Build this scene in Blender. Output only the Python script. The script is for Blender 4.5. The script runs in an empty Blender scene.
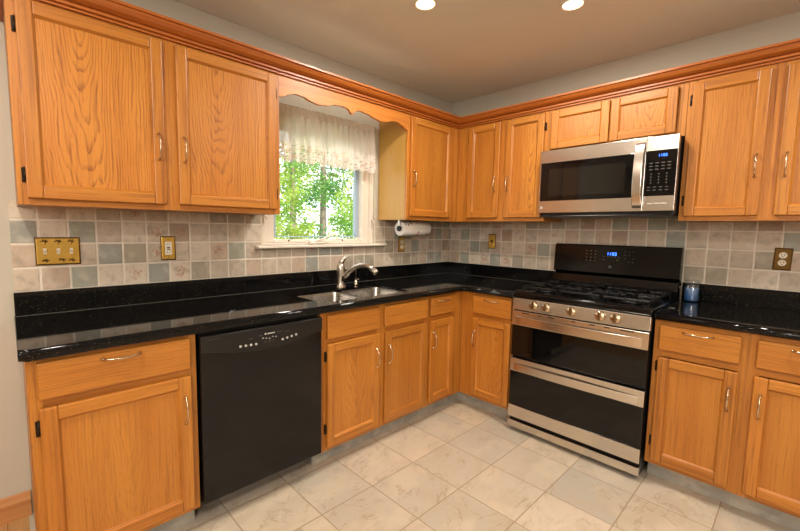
import bpy, bmesh, math, random
from math import sin, cos, pi, radians
from mathutils import Vector, Matrix

random.seed(7)
SC = bpy.context.scene
COL = SC.collection

# ------------------------------------------------------------------ camera, light, exposure
def set_camera():
    cd = bpy.data.cameras.new('camera')
    cam = bpy.data.objects.new('camera', cd); COL.objects.link(cam)
    yaw, pit, rol = 0.8139, -0.0955, 0.0156
    f = Vector((-sin(yaw)*cos(pit), cos(yaw)*cos(pit), sin(pit)))
    r = Vector((cos(yaw), sin(yaw), 0)); u = r.cross(f)
    r2 = r*cos(rol) + u*sin(rol); u2 = -r*sin(rol) + u*cos(rol)
    m = Matrix((r2, u2, -f)).transposed().to_4x4()
    m.translation = Vector((2.3051, -3.0045, 1.3013))
    cam.matrix_world = m
    cd.sensor_fit = 'HORIZONTAL'; cd.sensor_width = 36.0
    cd.lens = 398.64/800*36.0
    cd.shift_x = 16.33/800; cd.shift_y = 1.77/800
    cd.clip_start = 0.05; cd.clip_end = 200
    SC.camera = cam
set_camera()

W = bpy.data.worlds.new('world'); SC.world = W; W.use_nodes = True
_bg = W.node_tree.nodes['Background']
_bg.inputs[0].default_value = (0.92, 0.97, 1.0, 1); _bg.inputs[1].default_value = 2.4

def lamp(name, kind, loc, aim, energy, color, size=0.1, size_y=None, spread=None, angle=None):
    l = bpy.data.lights.new(name, kind); l.energy = energy; l.color = color
    if kind == 'AREA':
        l.size = size
        if size_y: l.shape = 'RECTANGLE'; l.size_y = size_y
        else: l.shape = 'DISK'
        if spread: l.spread = spread
    if angle: l.angle = angle
    o = bpy.data.objects.new(name, l); COL.objects.link(o)
    o.location = loc
    d = Vector(aim) - Vector(loc)
    o.rotation_euler = d.to_track_quat('-Z', 'Y').to_euler()
    return o
lamp('sun', 'SUN', (6, 2, 9), (-5, -0.5, 0), 8.0, (1.0, 0.95, 0.85), angle=0.02)
lamp('soft_fill_light', 'AREA', (4.2, -5.1, 2.1), (1.3, -1.3, 1.5), 88, (1.0, 0.965, 0.92), 1.7, 1.3)  # added unseen area lamp, soft fill standing in for daylight from behind

SC.view_settings.view_transform = 'Standard'
SC.view_settings.look = 'None'
SC.view_settings.exposure = 0.2
SC.view_settings.gamma = 1.0
SC.view_settings.use_curve_mapping = False
SC.cycles.max_bounces = 8
SC.cycles.diffuse_bounces = 5
SC.cycles.glossy_bounces = 4
SC.cycles.transparent_max_bounces = 12
SC.cycles.caustics_reflective = False
SC.cycles.caustics_refractive = False
SC.cycles.sample_clamp_indirect = 6.0

# ------------------------------------------------------------------ colour + node helpers
def lin(r, g, b):
    f = lambda c: (c/12.92 if c <= .04045 else ((c+.055)/1.055)**2.4)
    return (f(r/255), f(g/255), f(b/255), 1)

class NT:
    def __init__(s, name):
        s.m = bpy.data.materials.new(name); s.m.use_nodes = True
        s.t = s.m.node_tree; s.t.nodes.clear()
        s.out = s.t.nodes.new('ShaderNodeOutputMaterial')
    def n(s, typ, ins=None, **props):
        nd = s.t.nodes.new(typ)
        for k, v in props.items(): setattr(nd, k, v)
        for k, v in (ins or {}).items(): s.put(nd.inputs[k], v)
        return nd
    def put(s, sock, v):
        if isinstance(v, bpy.types.NodeSocket): s.t.links.new(v, sock)
        else: sock.default_value = v
    def math(s, op, a, b=0.0, c=None, clamp=False):
        nd = s.n('ShaderNodeMath', operation=op, use_clamp=clamp)
        s.put(nd.inputs[0], a); s.put(nd.inputs[1], b)
        if c is not None: s.put(nd.inputs[2], c)
        return nd.outputs[0]
    def xyz(s, v):
        nd = s.n('ShaderNodeSeparateXYZ', {0: v}); return nd.outputs[0], nd.outputs[1], nd.outputs[2]
    def comb(s, x, y, z):
        return s.n('ShaderNodeCombineXYZ', {0: x, 1: y, 2: z}).outputs[0]
    def obj(s): return s.n('ShaderNodeTexCoord').outputs['Object']
    def noise(s, vec, scale, detail=3.0, rough=.5, dist=0.0, dims='3D', w=None):
        nd = s.n('ShaderNodeTexNoise', {'Vector': vec, 'Scale': scale, 'Detail': detail, 'Roughness': rough, 'Distortion': dist}, noise_dimensions=dims)
        if w is not None: s.put(nd.inputs['W'], w)
        return nd.outputs['Fac']
    def white(s, vec):
        nd = s.n('ShaderNodeTexWhiteNoise', {'Vector': vec}); return nd.outputs['Value']
    def mix(s, fac, a, b, blend='MIX'):
        nd = s.n('ShaderNodeMix', data_type='RGBA', blend_type=blend)
        s.put(nd.inputs[0], fac); s.put(nd.inputs[6], a); s.put(nd.inputs[7], b)
        return nd.outputs[2]
    def ramp(s, fac, stops, interp='LINEAR'):
        nd = s.n('ShaderNodeValToRGB', {0: fac}); cr = nd.color_ramp; cr.interpolation = interp
        while len(cr.elements) < len(stops): cr.elements.new(.5)
        for e, (p, c) in zip(cr.elements, stops): e.position = p; e.color = c
        return nd.outputs[0]
    def smooth(s, v, a, b):
        nd = s.n('ShaderNodeMapRange', {0: v, 1: a, 2: b, 3: 0.0, 4: 1.0}, interpolation_type='SMOOTHSTEP'); return nd.outputs[0]
    def bump(s, h, strength=.3, dist=.002):
        return s.n('ShaderNodeBump', {'Strength': strength, 'Distance': dist, 'Height': h}).outputs[0]
    def bsdf(s, **ins):
        nd = s.n('ShaderNodeBsdfPrincipled')
        for k, v in ins.items(): s.put(nd.inputs[k.replace('_', ' ')], v)
        s.t.links.new(nd.outputs[0], s.out.inputs[0])
        return nd

def plain(name, col, rough=.5, metal=0.0, **kw):
    t = NT(name); t.bsdf(Base_Color=col, Roughness=rough, Metallic=metal, **kw); return t.m

# oak: grain along local Z ('v') or X ('h'); 'panel' adds flat-sawn cathedral rings
def oak(name, grain, figure, tint=(1, 1, 1), ring_amt=.35):
    t = NT(name)
    x, y, z = t.xyz(t.obj())
    rnd = t.n('ShaderNodeObjectInfo').outputs['Random']
    off = t.math('MULTIPLY', rnd, 37.0)
    a, l = (t.math('ADD', x, y), z) if grain == 'v' else (t.math('ADD', z, y), x)
    a1 = t.math('ADD', a, off)
    c = lambda r, g, b: tuple([lin(r, g, b)[i]*tint[i] for i in range(3)]+[1])
    light, mid, dark = c(192, 126, 47), c(180, 111, 37), c(122, 64, 19)
    # broad tone
    broad = t.noise(t.comb(t.math('MULTIPLY', a1, 9.0), off, t.math('MULTIPLY', l, 0.9)), 1.0, 2.0)
    # fine streaks
    streak = t.noise(t.comb(t.math('MULTIPLY', a1, 140.0), off, t.math('MULTIPLY', l, 3.2)), 1.0, 4.0, .62)
    pores = t.noise(t.comb(t.math('MULTIPLY', a1, 420.0), off, t.math('MULTIPLY', l, 26.0)), 1.0, 1.0)
    base = t.mix(t.smooth(broad, .3, .7), mid, light)
    if figure:
        wob = t.noise(t.comb(t.math('MULTIPLY', a1, 6.0), off, t.math('MULTIPLY', l, 1.35)), 1.0, 3.0, .55)
        wob2 = t.noise(t.comb(t.math('MULTIPLY', a1, 30.0), off, t.math('MULTIPLY', l, 4.0)), 1.0, 2.0)
        cx = t.math('ADD', a, t.math('MULTIPLY', t.math('SUBTRACT', rnd, .5), .10))
        cx = t.math('SUBTRACT', cx, .22)
        r1 = t.math('POWER', t.math('MULTIPLY', cx, 1.0), 2.0)
        lz = t.math('ADD', t.math('SUBTRACT', l, .25), t.math('MULTIPLY', rnd, -.5))
        r2 = t.math('POWER', t.math('MULTIPLY', lz, .13), 2.0)
        rr = t.math('SQRT', t.math('ADD', t.math('ADD', r1, r2), .0004))
        rr = t.math('ADD', rr, t.math('MULTIPLY', t.math('SUBTRACT', wob, .5), .10))
        rr = t.math('ADD', rr, t.math('MULTIPLY', t.math('SUBTRACT', wob2, .5), .012))
        ph = t.math('FRACT', t.math('MULTIPLY', rr, 104.0))
        ring = t.math('MULTIPLY', t.smooth(ph, .5, .92), t.math('SUBTRACT', 1.0, t.smooth(ph, .93, 1.0)))
        ring = t.math('MULTIPLY', ring, t.math('MULTIPLY', t.smooth(streak, .25, .65), 1.1))
        base = t.mix(t.math('MULTIPLY', ring, t.math('ADD', ring_amt, t.math('MULTIPLY', rnd, .4))), base, dark)
        st = .30
    else:
        band = t.noise(t.comb(t.math('MULTIPLY', a1, 55.0), off, t.math('MULTIPLY', l, 1.0)), 1.0, 2.0)
        base = t.mix(t.math('MULTIPLY', t.smooth(band, .5, .72), .55), base, dark)
        st = .5
    base = t.mix(t.math('MULTIPLY', t.smooth(streak, .48, .72), st+.1), base, dark)
    base = t.mix(t.math('MULTIPLY', t.smooth(pores, .62, .72), .35), base, dark)
    v = t.n('ShaderNodeHueSaturation', {'Hue': .5, 'Saturation': 1.0, 'Value': t.math('ADD', .92, t.math('MULTIPLY', rnd, .14)), 'Fac': 1.0, 'Color': base}).outputs[0]
    t.bsdf(Base_Color=v, Roughness=.40, Coat_Weight=.12, Coat_Roughness=.32,
           Normal=t.bump(streak, .12, .0015))
    return t.m

def grid_tile(name, axes, origin, pitch, grout, gcol, shade, rough, bump=.6, decor=False):
    """square tiles in world/object coordinates; shade(t, id_value, u, v, vec) -> colour"""
    t = NT(name)
    P = t.obj(); comp = t.xyz(P)
    u0, v0 = comp['xyz'.index(axes[0])], comp['xyz'.index(axes[1])]
    u = t.math('DIVIDE', t.math('SUBTRACT', u0, origin[0]), pitch)
    v = t.math('DIVIDE', t.math('SUBTRACT', v0, origin[1]), pitch)
    iu, iv = t.math('FLOOR', u), t.math('FLOOR', v)
    fu, fv = t.math('SUBTRACT', u, iu), t.math('SUBTRACT', v, iv)
    eu = t.math('MINIMUM', fu, t.math('SUBTRACT', 1.0, fu))
    ev = t.math('MINIMUM', fv, t.math('SUBTRACT', 1.0, fv))
    wob = t.math('MULTIPLY', t.math('SUBTRACT', t.noise(P, 60, 2), .5), grout*.5)
    e = t.math('ADD', t.math('MINIMUM', eu, ev), wob)
    tile = t.smooth(e, grout*.5, grout*.9)
    idv = t.comb(iu, iv, 3.7)
    col = shade(t, idv, fu, fv, P)
    col = t.mix(tile, gcol, col)
    h = t.math('ADD', t.math('MULTIPLY', t.smooth(e, grout*.3, grout*1.6), 1.0), t.math('MULTIPLY', t.noise(P, 55, 4), .25))
    t.bsdf(Base_Color=col, Roughness=rough, Normal=t.bump(h, bump, .003))
    return t.m

def wall_shade(t, idv, fu, fv, P):
    w = t.white(idv)
    col = t.ramp(w, [(0, lin(188, 174, 156)), (.16, lin(200, 184, 164)), (.30, lin(162, 162, 148)), (.42, lin(194, 172, 152)), (.54, lin(166, 156, 138)),
                     (.66, lin(154, 155, 146)), (.76, lin(210, 196, 178)), (.86, lin(172, 150, 130)), (.94, lin(194, 172, 154))], 'CONSTANT')
    n1 = t.noise(P, 26, 5, .6)
    col = t.mix(t.math('MULTIPLY', t.smooth(n1, .45, .72), .6), col, lin(152, 142, 126))
    col = t.mix(t.math('MULTIPLY', t.smooth(t.noise(P, 14, 3), .5, .7), .35), col, lin(220, 208, 190))
    # an occasional relief tile with a rust-coloured sprig
    w2 = t.white(t.n('ShaderNodeVectorMath', {0: idv, 1: (11.3, 5.1, 1.0)}, operation='ADD').outputs[0])
    du = t.math('SUBTRACT', fu, .5); dv = t.math('SUBTRACT', fv, .5)
    rad = t.math('SQRT', t.math('ADD', t.math('MULTIPLY', du, du), t.math('MULTIPLY', dv, dv)))
    spot = t.math('MULTIPLY', t.math('SUBTRACT', 1.0, t.smooth(rad, .2, .36)), t.smooth(t.noise(P, 75, 2), .46, .56))
    spot = t.math('MULTIPLY', spot, t.math('GREATER_THAN', w2, .87))
    return t.mix(t.math('MULTIPLY', spot, .75), col, lin(172, 126, 100))

def floor_shade(t, idv, fu, fv, P):
    w = t.white(idv)
    base = t.ramp(w, [(0, lin(204, 188, 166)), (.35, lin(186, 176, 160)), (.6, lin(208, 192, 172)), (.8, lin(180, 172, 158)), (1, lin(206, 186, 158))])
    sh = t.n('ShaderNodeVectorMath', {0: P, 1: t.n('ShaderNodeVectorMath', {0: idv, 1: (3.1, 5.7, 2.2)}, operation='MULTIPLY').outputs[0]}, operation='ADD').outputs[0]
    sx, sy, sz = t.xyz(sh); sh = t.comb(t.math('ADD', sx, t.math('MULTIPLY', sy, .55)), t.math('MULTIPLY', t.math('SUBTRACT', sy, sx), .55), sz)
    n = t.noise(sh, 3.2, 5, .62, 1.2)
    cloud = t.noise(sh, 7.5, 6, .65, .6)
    vein = t.math('ABSOLUTE', t.math('SUBTRACT', n, .5))
    veinm = t.math('SUBTRACT', 1.0, t.smooth(vein, .0, .022))
    col = t.mix(t.math('MULTIPLY', t.smooth(cloud, .42, .66), .6), base, lin(184, 166, 142))
    col = t.mix(t.math('MULTIPLY', t.smooth(t.noise(sh, 4.2, 4), .5, .66), .5), col, lin(212, 196, 172))
    return t.mix(t.math('MULTIPLY', t.math('MULTIPLY', veinm, t.smooth(cloud, .40, .6)), .5), col, lin(150, 128, 102))

M = {}
def build_materials():
    M['oak_v'] = oak('oak_vertical_grain', 'v', False)
    M['oak_h'] = oak('oak_horizontal_grain', 'h', False)
    M['oak_p'] = oak('oak_flat_sawn_panel', 'v', True, ring_amt=.34)
    M['oak_pb'] = oak('oak_quiet_panel', 'v', True, ring_amt=.08)
    M['oak_d'] = oak('oak_drawer_front', 'h', True, ring_amt=.25)
    M['oak_trim'] = oak('oak_moulding', 'h', False, (.82, .66, .55))
    M['tile_a'] = grid_tile('tumbled_tile_left_wall', 'yz', (-2.906, 1.007), .1037, .055, lin(220, 210, 194), wall_shade, .5)
    M['tile_b'] = grid_tile('tumbled_tile_back_wall', 'xz', (.037, 1.007), .1037, .055, lin(220, 210, 194), wall_shade, .5)
    M['floor'] = grid_tile('slate_look_floor_tile', 'xy', (.58, -1.72), .3075, .012, lin(158, 138, 112), floor_shade, .36, .35)
    t = NT('grey_toe_tile'); P = t.obj()
    c = t.mix(t.smooth(t.noise(P, 9, 5, .6, .5), .35, .7), lin(150, 148, 140), lin(182, 176, 164))
    t.bsdf(Base_Color=c, Roughness=.45, Normal=t.bump(t.noise(P, 30, 4), .2, .002)); M['toe'] = t.m
    t = NT('grey_beige_paint'); P = t.obj()
    t.bsdf(Base_Color=lin(191, 184, 169), Roughness=.75, Normal=t.bump(t.noise(P, 180, 2), .08, .001)); M['paint'] = t.m
    t = NT('ceiling_paint'); P = t.obj()
    t.bsdf(Base_Color=lin(231, 228, 223), Roughness=.8, Normal=t.bump(t.noise(P, 160, 2), .06, .001)); M['ceil'] = t.m
    # black granite with gold flecks
    t = NT('black_galaxy_granite'); P = t.obj()
    vo = t.n('ShaderNodeTexVoronoi', {'Vector': P, 'Scale': 240.0}, feature='F1')
    pick = t.math('GREATER_THAN', t.white(vo.outputs['Position']), .93)
    fl = t.math('MULTIPLY', t.math('SUBTRACT', 1.0, t.smooth(vo.outputs['Distance'], .18, .34)), pick)
    mott = t.noise(P, 90, 3)
    col = t.mix(t.smooth(mott, .4, .7), lin(8, 8, 9), lin(20, 20, 20))
    col = t.mix(fl, col, lin(128, 108, 74))
    t.bsdf(Base_Color=col, Roughness=.05, Specular_IOR_Level=.24); M['granite'] = t.m
    # metals
    def brushed(name, col, rough, ax):
        t = NT(name); x, y, z = t.xyz(t.obj())
        k = {'x': (4, 60, 900), 'z': (900, 60, 4)}[ax]
        n = t.noise(t.comb(t.math('MULTIPLY', x, k[0]), t.math('MULTIPLY', y, k[1]), t.math('MULTIPLY', z, k[2])), 1.0, 2)
        t.bsdf(Base_Color=col, Metallic=1.0, Roughness=t.math('ADD', rough-.05, t.math('MULTIPLY', n, .12)), Normal=t.bump(n, .04, .001))
        return t.m
    M['steel'] = brushed('brushed_stainless', lin(216, 208, 197), .22, 'x')
    M['steel_v'] = brushed('brushed_stainless_upright', lin(214, 206, 196), .22, 'z')
    M['sink'] = brushed('satin_sink_steel', lin(168, 162, 154), .26, 'x')
    M['nickel'] = plain('satin_nickel', lin(196, 188, 176), .24, 1.0)
    M['pull'] = plain('warm_nickel_pull', lin(206, 184, 156), .22, 1.0)
    M['knobgrip'] = plain('dark_knob_grip', lin(120, 98, 66), .3, 1.0)
    M['hinge'] = plain('dark_bronze', lin(44, 34, 26), .35, .7)
    t = NT('polished_brass'); n = t.noise(t.obj(), 25, 2)
    t.bsdf(Base_Color=t.mix(n, lin(226, 192, 104), lin(208, 170, 86)), Metallic=1.0, Roughness=.26); M['brass'] = t.m
    M['brass_d'] = plain('brass_dark_reflection', lin(112, 86, 46), .3, 1.0)  # brass with the dark reflection at this angle put into its colour
    M['antique'] = plain('aged_brass_edge', lin(92, 66, 30), .4, .8)
    M['black'] = plain('black_enamel', lin(9, 9, 10), .1, Specular_IOR_Level=.36)
    M['black_dw'] = plain('black_dishwasher_front', lin(12, 12, 13), .09, Specular_IOR_Level=.38)
    M['black_s'] = plain('black_satin_plastic', lin(20, 20, 21), .3)
    M['glass_k'] = plain('black_oven_glass', lin(7, 7, 8), .04, Specular_IOR_Level=.4)
    M['glass_w'] = plain('microwave_window_glass', lin(24, 22, 20), .06)  # paler than the surround: mesh and a greyish reflection put into the colour
    t = NT('cast_iron'); n = t.noise(t.obj(), 300, 2)
    t.bsdf(Base_Color=lin(9, 9, 9), Roughness=.45, Specular_IOR_Level=.3, Normal=t.bump(n, .3, .001)); M['iron'] = t.m
    M['joint'] = plain('grey_joint_line', lin(84, 82, 78), .5)
    M['white'] = plain('white_vinyl', lin(232, 222, 208), .35)
    M['white_p'] = plain('white_switch_plastic', lin(236, 228, 210), .35)
    M['alu'] = plain('blue_grey_aluminium', lin(160, 178, 196), .4)
    M['mark'] = plain('pale_print', lin(188, 186, 180), .5)
    M['mark_d'] = plain('dim_print', lin(84, 82, 79), .5)
    t = NT('window_pane')
    gl = t.n('ShaderNodeBsdfGlossy', {'Color': (1, 1, 1, 1), 'Roughness': .02}); tr = t.n('ShaderNodeBsdfTransparent', {0: (.97, .98, .98, 1)})
    mx = t.n('ShaderNodeMixShader', {0: .05, 1: tr.outputs[0], 2: gl.outputs[0]}); t.t.links.new(mx.outputs[0], t.out.inputs[0]); M['pane'] = t.m
    t = NT('blue_display'); e = t.n('ShaderNodeEmission', {0: (.05, .18, 1, 1), 1: 5.0}); t.t.links.new(e.outputs[0], t.out.inputs[0]); M['led'] = t.m
    t = NT('bulb_glow'); e = t.n('ShaderNodeEmission', {0: (1, .80, .50, 1), 1: 6.0}); t.t.links.new(e.outputs[0], t.out.inputs[0]); M['bulb'] = t.m
    # lace
    t = NT('cream_lace'); x, y, z = t.xyz(t.obj())
    vo = t.n('ShaderNodeTexVoronoi', {'Vector': t.comb(0.0, y, z), 'Scale': 62.0}, feature='F1')
    low = t.math('SUBTRACT', 1.0, t.smooth(z, 1.79, 1.85))
    hole = t.math('MULTIPLY', t.math('LESS_THAN', vo.outputs['Distance'], .33), low)
    sprig = t.math('MULTIPLY', t.smooth(t.noise(t.comb(0.0, y, z), 34, 3), .52, .6), low)
    col = t.mix(sprig, lin(240, 233, 226), lin(234, 206, 192))
    df = t.n('ShaderNodeBsdfDiffuse', {0: col}); tl = t.n('ShaderNodeBsdfTranslucent', {0: col})
    m1 = t.n('ShaderNodeMixShader', {0: .22, 1: df.outputs[0], 2: tl.outputs[0]})
    tp = t.n('ShaderNodeBsdfTransparent')
    opa = t.math('SUBTRACT', t.math('SUBTRACT', .97, t.math('MULTIPLY', hole, .5)), t.math('MULTIPLY', t.math('SUBTRACT', 1.0, t.smooth(z, 1.99, 2.0)), .10))
    m2 = t.n('ShaderNodeMixShader', {0: opa, 1: tp.outputs[0], 2: m1.outputs[0]})
    t.t.links.new(m2.outputs[0], t.out.inputs[0]); M['lace'] = t.m
    # paper towel
    t = NT('printed_paper_towel'); P = t.obj(); x, y, z = t.xyz(P)
    vo = t.n('ShaderNodeTexVoronoi', {'Vector': P, 'Scale': 13.0}, feature='F1')
    dd = vo.outputs['Distance']
    wv = t.white(vo.outputs['Position'])
    blot = t.math('MULTIPLY', t.math('LESS_THAN', dd, .36), t.smooth(t.noise(P, 70, 2), .46, .52))
    blot = t.math('MULTIPLY', blot, t.math('GREATER_THAN', wv, .45))
    c = t.mix(blot, lin(232, 226, 218), t.ramp(t.math('FRACT', t.math('MULTIPLY', wv, 7.0)), [(0, lin(180, 60, 50)), (.55, lin(70, 80, 120)), (.8, lin(90, 120, 70))], 'CONSTANT'))
    t.bsdf(Base_Color=c, Roughness=.9, Normal=t.bump(t.noise(P, 200, 2), .3, .001)); M['towel'] = t.m
    M['towel_end'] = plain('towel_roll_edge', lin(240, 236, 230), .9)
    # hardwood
    t = NT('strip_oak_floor'); x, y, z = t.xyz(t.obj())
    i = t.math('FLOOR', t.math('DIVIDE', y, .083)); f = t.math('FRACT', t.math('DIVIDE', y, .083))
    n = t.noise(t.comb(t.math('MULTIPLY', x, 3.0), t.math('MULTIPLY', y, 90.0), i), 1.0, 3)
    c = t.mix(n, lin(206, 164, 112), lin(168, 122, 74)); c = t.mix(t.math('LESS_THAN', f, .03), c, lin(90, 60, 34))
    t.bsdf(Base_Color=c, Roughness=.3); M['wood_floor'] = t.m
    # outdoors
    def leaf(name, c1, c2, c3):
        t = NT(name); r = t.noise(t.obj(), 1.6, 3)
        c = t.ramp(r, [(.3, c1), (.5, c2), (.7, c3)])
        d = t.n('ShaderNodeBsdfDiffuse', {0: c}); l = t.n('ShaderNodeBsdfTranslucent', {0: c})
        m = t.n('ShaderNodeMixShader', {0: .45, 1: d.outputs[0], 2: l.outputs[0]}); t.t.links.new(m.outputs[0], t.out.inputs[0]); return t.m
    M['leaf1'] = leaf('green_leaves', lin(70, 120, 50), lin(130, 170, 80), lin(190, 205, 110))
    M['leaf2'] = leaf('yellow_green_leaves', lin(96, 140, 58), lin(160, 184, 86), lin(215, 205, 110))
    M['leaf3'] = leaf('dark_leaves', lin(50, 100, 60), lin(90, 140, 80), lin(140, 175, 100))
    t = NT('bark'); n = t.noise(t.obj(), 12, 4)
    t.bsdf(Base_Color=t.mix(n, lin(92, 84, 74), lin(130, 118, 104)), Roughness=.9); M['bark'] = t.m
    t = NT('lawn'); n = t.noise(t.obj(), 2.0, 5)
    t.bsdf(Base_Color=t.mix(n, lin(96, 130, 60), lin(170, 180, 100)), Roughness=.95); M['lawn'] = t.m
    M['candle'] = plain('blue_candle_wax', lin(66, 116, 176), .3, 0.0, Coat_Weight=1.0)
    t = NT('clear_jar_glass')
    gl = t.n('ShaderNodeBsdfGlossy', {'Color': (1, 1, 1, 1), 'Roughness': .04}); tr = t.n('ShaderNodeBsdfTransparent', {0: (.90, .92, .93, 1)})
    fr = t.n('ShaderNodeLayerWeight', {0: .25}).outputs['Facing']
    mx = t.n('ShaderNodeMixShader', {0: t.math('ADD', .06, t.math('MULTIPLY', fr, .3)), 1: tr.outputs[0], 2: gl.outputs[0]}); t.t.links.new(mx.outputs[0], t.out.inputs[0]); M['jar'] = t.m
    t = NT('pale_cabinet_side'); x, y, z = t.xyz(t.obj())
    n = t.noise(t.comb(t.math('MULTIPLY', x, 60.0), t.math('MULTIPLY', y, 60.0), t.math('MULTIPLY', z, 2.0)), 1.0, 3)
    t.bsdf(Base_Color=t.mix(t.smooth(n, .3, .75), lin(192, 148, 76), lin(186, 141, 70)), Roughness=.4); M['side'] = t.m
build_materials()
def _oak_along(name, tint):
    """oak with grain along both world x and y runs (mouldings and boards)"""
    t = NT(name); x, y, z = t.xyz(t.obj())
    l = t.math('ADD', x, y)
    s = t.noise(t.comb(t.math('MULTIPLY', l, 2.6), 0.0, t.math('MULTIPLY', z, 190.0)), 1.0, 4, .6)
    b = t.noise(t.comb(t.math('MULTIPLY', l, 1.0), 3.0, t.math('MULTIPLY', z, 40.0)), 1.0, 2)
    c = lambda r, g, bb: tuple([lin(r, g, bb)[i]*tint[i] for i in range(3)]+[1])
    col = t.mix(t.smooth(b, .35, .7), c(194, 124, 50), c(178, 104, 38))
    col = t.mix(t.math('MULTIPLY', t.smooth(s, .5, .75), .5), col, c(142, 78, 30))
    t.bsdf(Base_Color=col, Roughness=.42, Coat_Weight=.1, Coat_Roughness=.3, Normal=t.bump(s, .1, .0015)); return t.m
M['oak_wb'] = _oak_along('oak_valance_board', (1, .97, .9))
M['oak_cr'] = _oak_along('oak_crown', (.80, .64, .56))
M['oak_base'] = _oak_along('pale_oak_baseboard', (1.05, 1.35, 3.2))

# ------------------------------------------------------------------ mesh helpers
class MB:
    def __init__(s): s.bm = bmesh.new(); s.mats = []
    def mi(s, m):
        m = M[m] if isinstance(m, str) else m
        if m not in s.mats: s.mats.append(m)
        return s.mats.index(m)
    def _mark(s, before, m, smooth=False):
        i = s.mi(m)
        for f in s.bm.faces:
            if f not in before: f.material_index = i; f.smooth = smooth
    def box(s, x0, x1, y0, y1, z0, z1, m, bev=0.0, seg=2):
        before = set(s.bm.faces)
        r = bmesh.ops.create_cube(s.bm, size=1.0)
        vs = r['verts']
        for v in vs:
            v.co = Vector(((x0+x1)/2+v.co.x*(x1-x0), (y0+y1)/2+v.co.y*(y1-y0), (z0+z1)/2+v.co.z*(z1-z0)))
        if bev > 0:
            es = list({e for v in vs for e in v.link_edges})
            bmesh.ops.bevel(s.bm, geom=es, offset=bev, segments=seg, affect='EDGES', profile=.5)
        s._mark(before, m)
        return s
    def prism(s, pts, axis, a, b, m, bev=0.0, smooth=False):
        """polygon pts (2D in the other two axes, in xyz order) pushed from a to b along axis"""
        before = set(s.bm.faces)
        def mk(p, t):
            if axis == 'x': return Vector((t, p[0], p[1]))
            if axis == 'y': return Vector((p[0], t, p[1]))
            return Vector((p[0], p[1], t))
        A = [s.bm.verts.new(mk(p, a)) for p in pts]; B = [s.bm.verts.new(mk(p, b)) for p in pts]
        n = len(pts)
        fs = [s.bm.faces.new(A), s.bm.faces.new(B[::-1])]
        for i in range(n): fs.append(s.bm.faces.new((A[i], B[i], B[(i+1) % n], A[(i+1) % n])))
        bmesh.ops.recalc_face_normals(s.bm, faces=fs)
        if bev > 0:
            es = list({e for f in fs for e in f.edges})
            bmesh.ops.bevel(s.bm, geom=es, offset=bev, segments=2, affect='EDGES', profile=.5)
        s._mark(before, m, smooth)
        return s
    def lathe(s, prof, origin, axis, m, n=28, cap=True, smooth=True):
        """prof: (radius, height) pairs turned about axis through origin"""
        before = set(s.bm.faces)
        ax = Vector(axis).normalized(); t1 = ax.orthogonal().normalized(); t2 = ax.cross(t1); o = Vector(origin)
        rings = []
        for r, h in prof:
            rings.append([s.bm.verts.new(o+ax*h+(t1*cos(2*pi*k/n)+t2*sin(2*pi*k/n))*r) for k in range(n)])
        fs = []
        for R, Q in zip(rings, rings[1:]):
            for k in range(n): fs.append(s.bm.faces.new((R[k], R[(k+1) % n], Q[(k+1) % n], Q[k])))
        if cap:
            fs.append(s.bm.faces.new(rings[0][::-1])); fs.append(s.bm.faces.new(rings[-1]))
        s._mark(before, m, smooth)
        if cap: fs[-1].smooth = False; fs[-2].smooth = False
        return s
    def tube(s, pts, rad, m, n=10, flat=None):
        """round tube along pts; rad number or list; flat squashes the section (a,b multipliers)"""
        before = set(s.bm.faces)
        P = [Vector(p) for p in pts]; R = rad if isinstance(rad, (list, tuple)) else [rad]*len(P)
        rings = []; up = None
        for i, p in enumerate(P):
            d = (P[min(i+1, len(P)-1)]-P[max(i-1, 0)]).normalized()
            if up is None: up = d.orthogonal().normalized()
            up = (up-d*up.dot(d)).normalized(); w = d.cross(up)
            rings.append([s.bm.verts.new(p+(up*cos(2*pi*k/n)+w*sin(2*pi*k/n))*R[i]) for k in range(n)])
        for A, B in zip(rings, rings[1:]):
            for k in range(n): s.bm.faces.new((A[k], A[(k+1) % n], B[(k+1) % n], B[k]))
        s.bm.faces.new(rings[0][::-1]); s.bm.faces.new(rings[-1])
        s._mark(before, m, True)
        return s
    def sweep(s, prof, path, m, closed_prof=True, smooth=False):
        """prof points (out, z) carried along a polyline of (x, y, outx, outy) stations"""
        before = set(s.bm.faces)
        rows = [[s.bm.verts.new((x+ox*o, y+oy*o, z)) for o, z in prof] for x, y, ox, oy in path]
        n = len(prof); fs = []
        for A, B in zip(rows, rows[1:]):
            for k in range(n if closed_prof else n-1):
                fs.append(s.bm.faces.new((A[k], A[(k+1) % n], B[(k+1) % n], B[k])))
        if closed_prof:
            fs.append(s.bm.faces.new(rows[0])); fs.append(s.bm.faces.new(rows[-1][::-1]))
        bmesh.ops.recalc_face_normals(s.bm, faces=fs)
        s._mark(before, m, smooth)
        return s
    def build(s, name, parent=None, loc=(0, 0, 0), rot=(0, 0, 0)):
        me = bpy.data.meshes.new(name); s.bm.to_mesh(me); s.bm.free()
        for m in s.mats: me.materials.append(m)
        o = bpy.data.objects.new(name, me); COL.objects.link(o)
        if parent: o.parent = parent
        o.location = loc; o.rotation_euler = rot
        return o

def tag(o, label=None, cat=None, group=None, kind=None):
    if label: o['label'] = label
    if cat: o['category'] = cat
    if group: o['group'] = group
    if kind: o['kind'] = kind
    return o
def thing(name, label, cat, loc=(0, 0, 0), rz=0.0, group=None):
    o = bpy.data.objects.new(name, None); COL.objects.link(o); o.empty_display_size = .1
    o.location = loc; o.rotation_euler = (0, 0, rz)
    return tag(o, label, cat, group)
def struct(o): o['kind'] = 'structure'; return o

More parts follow.
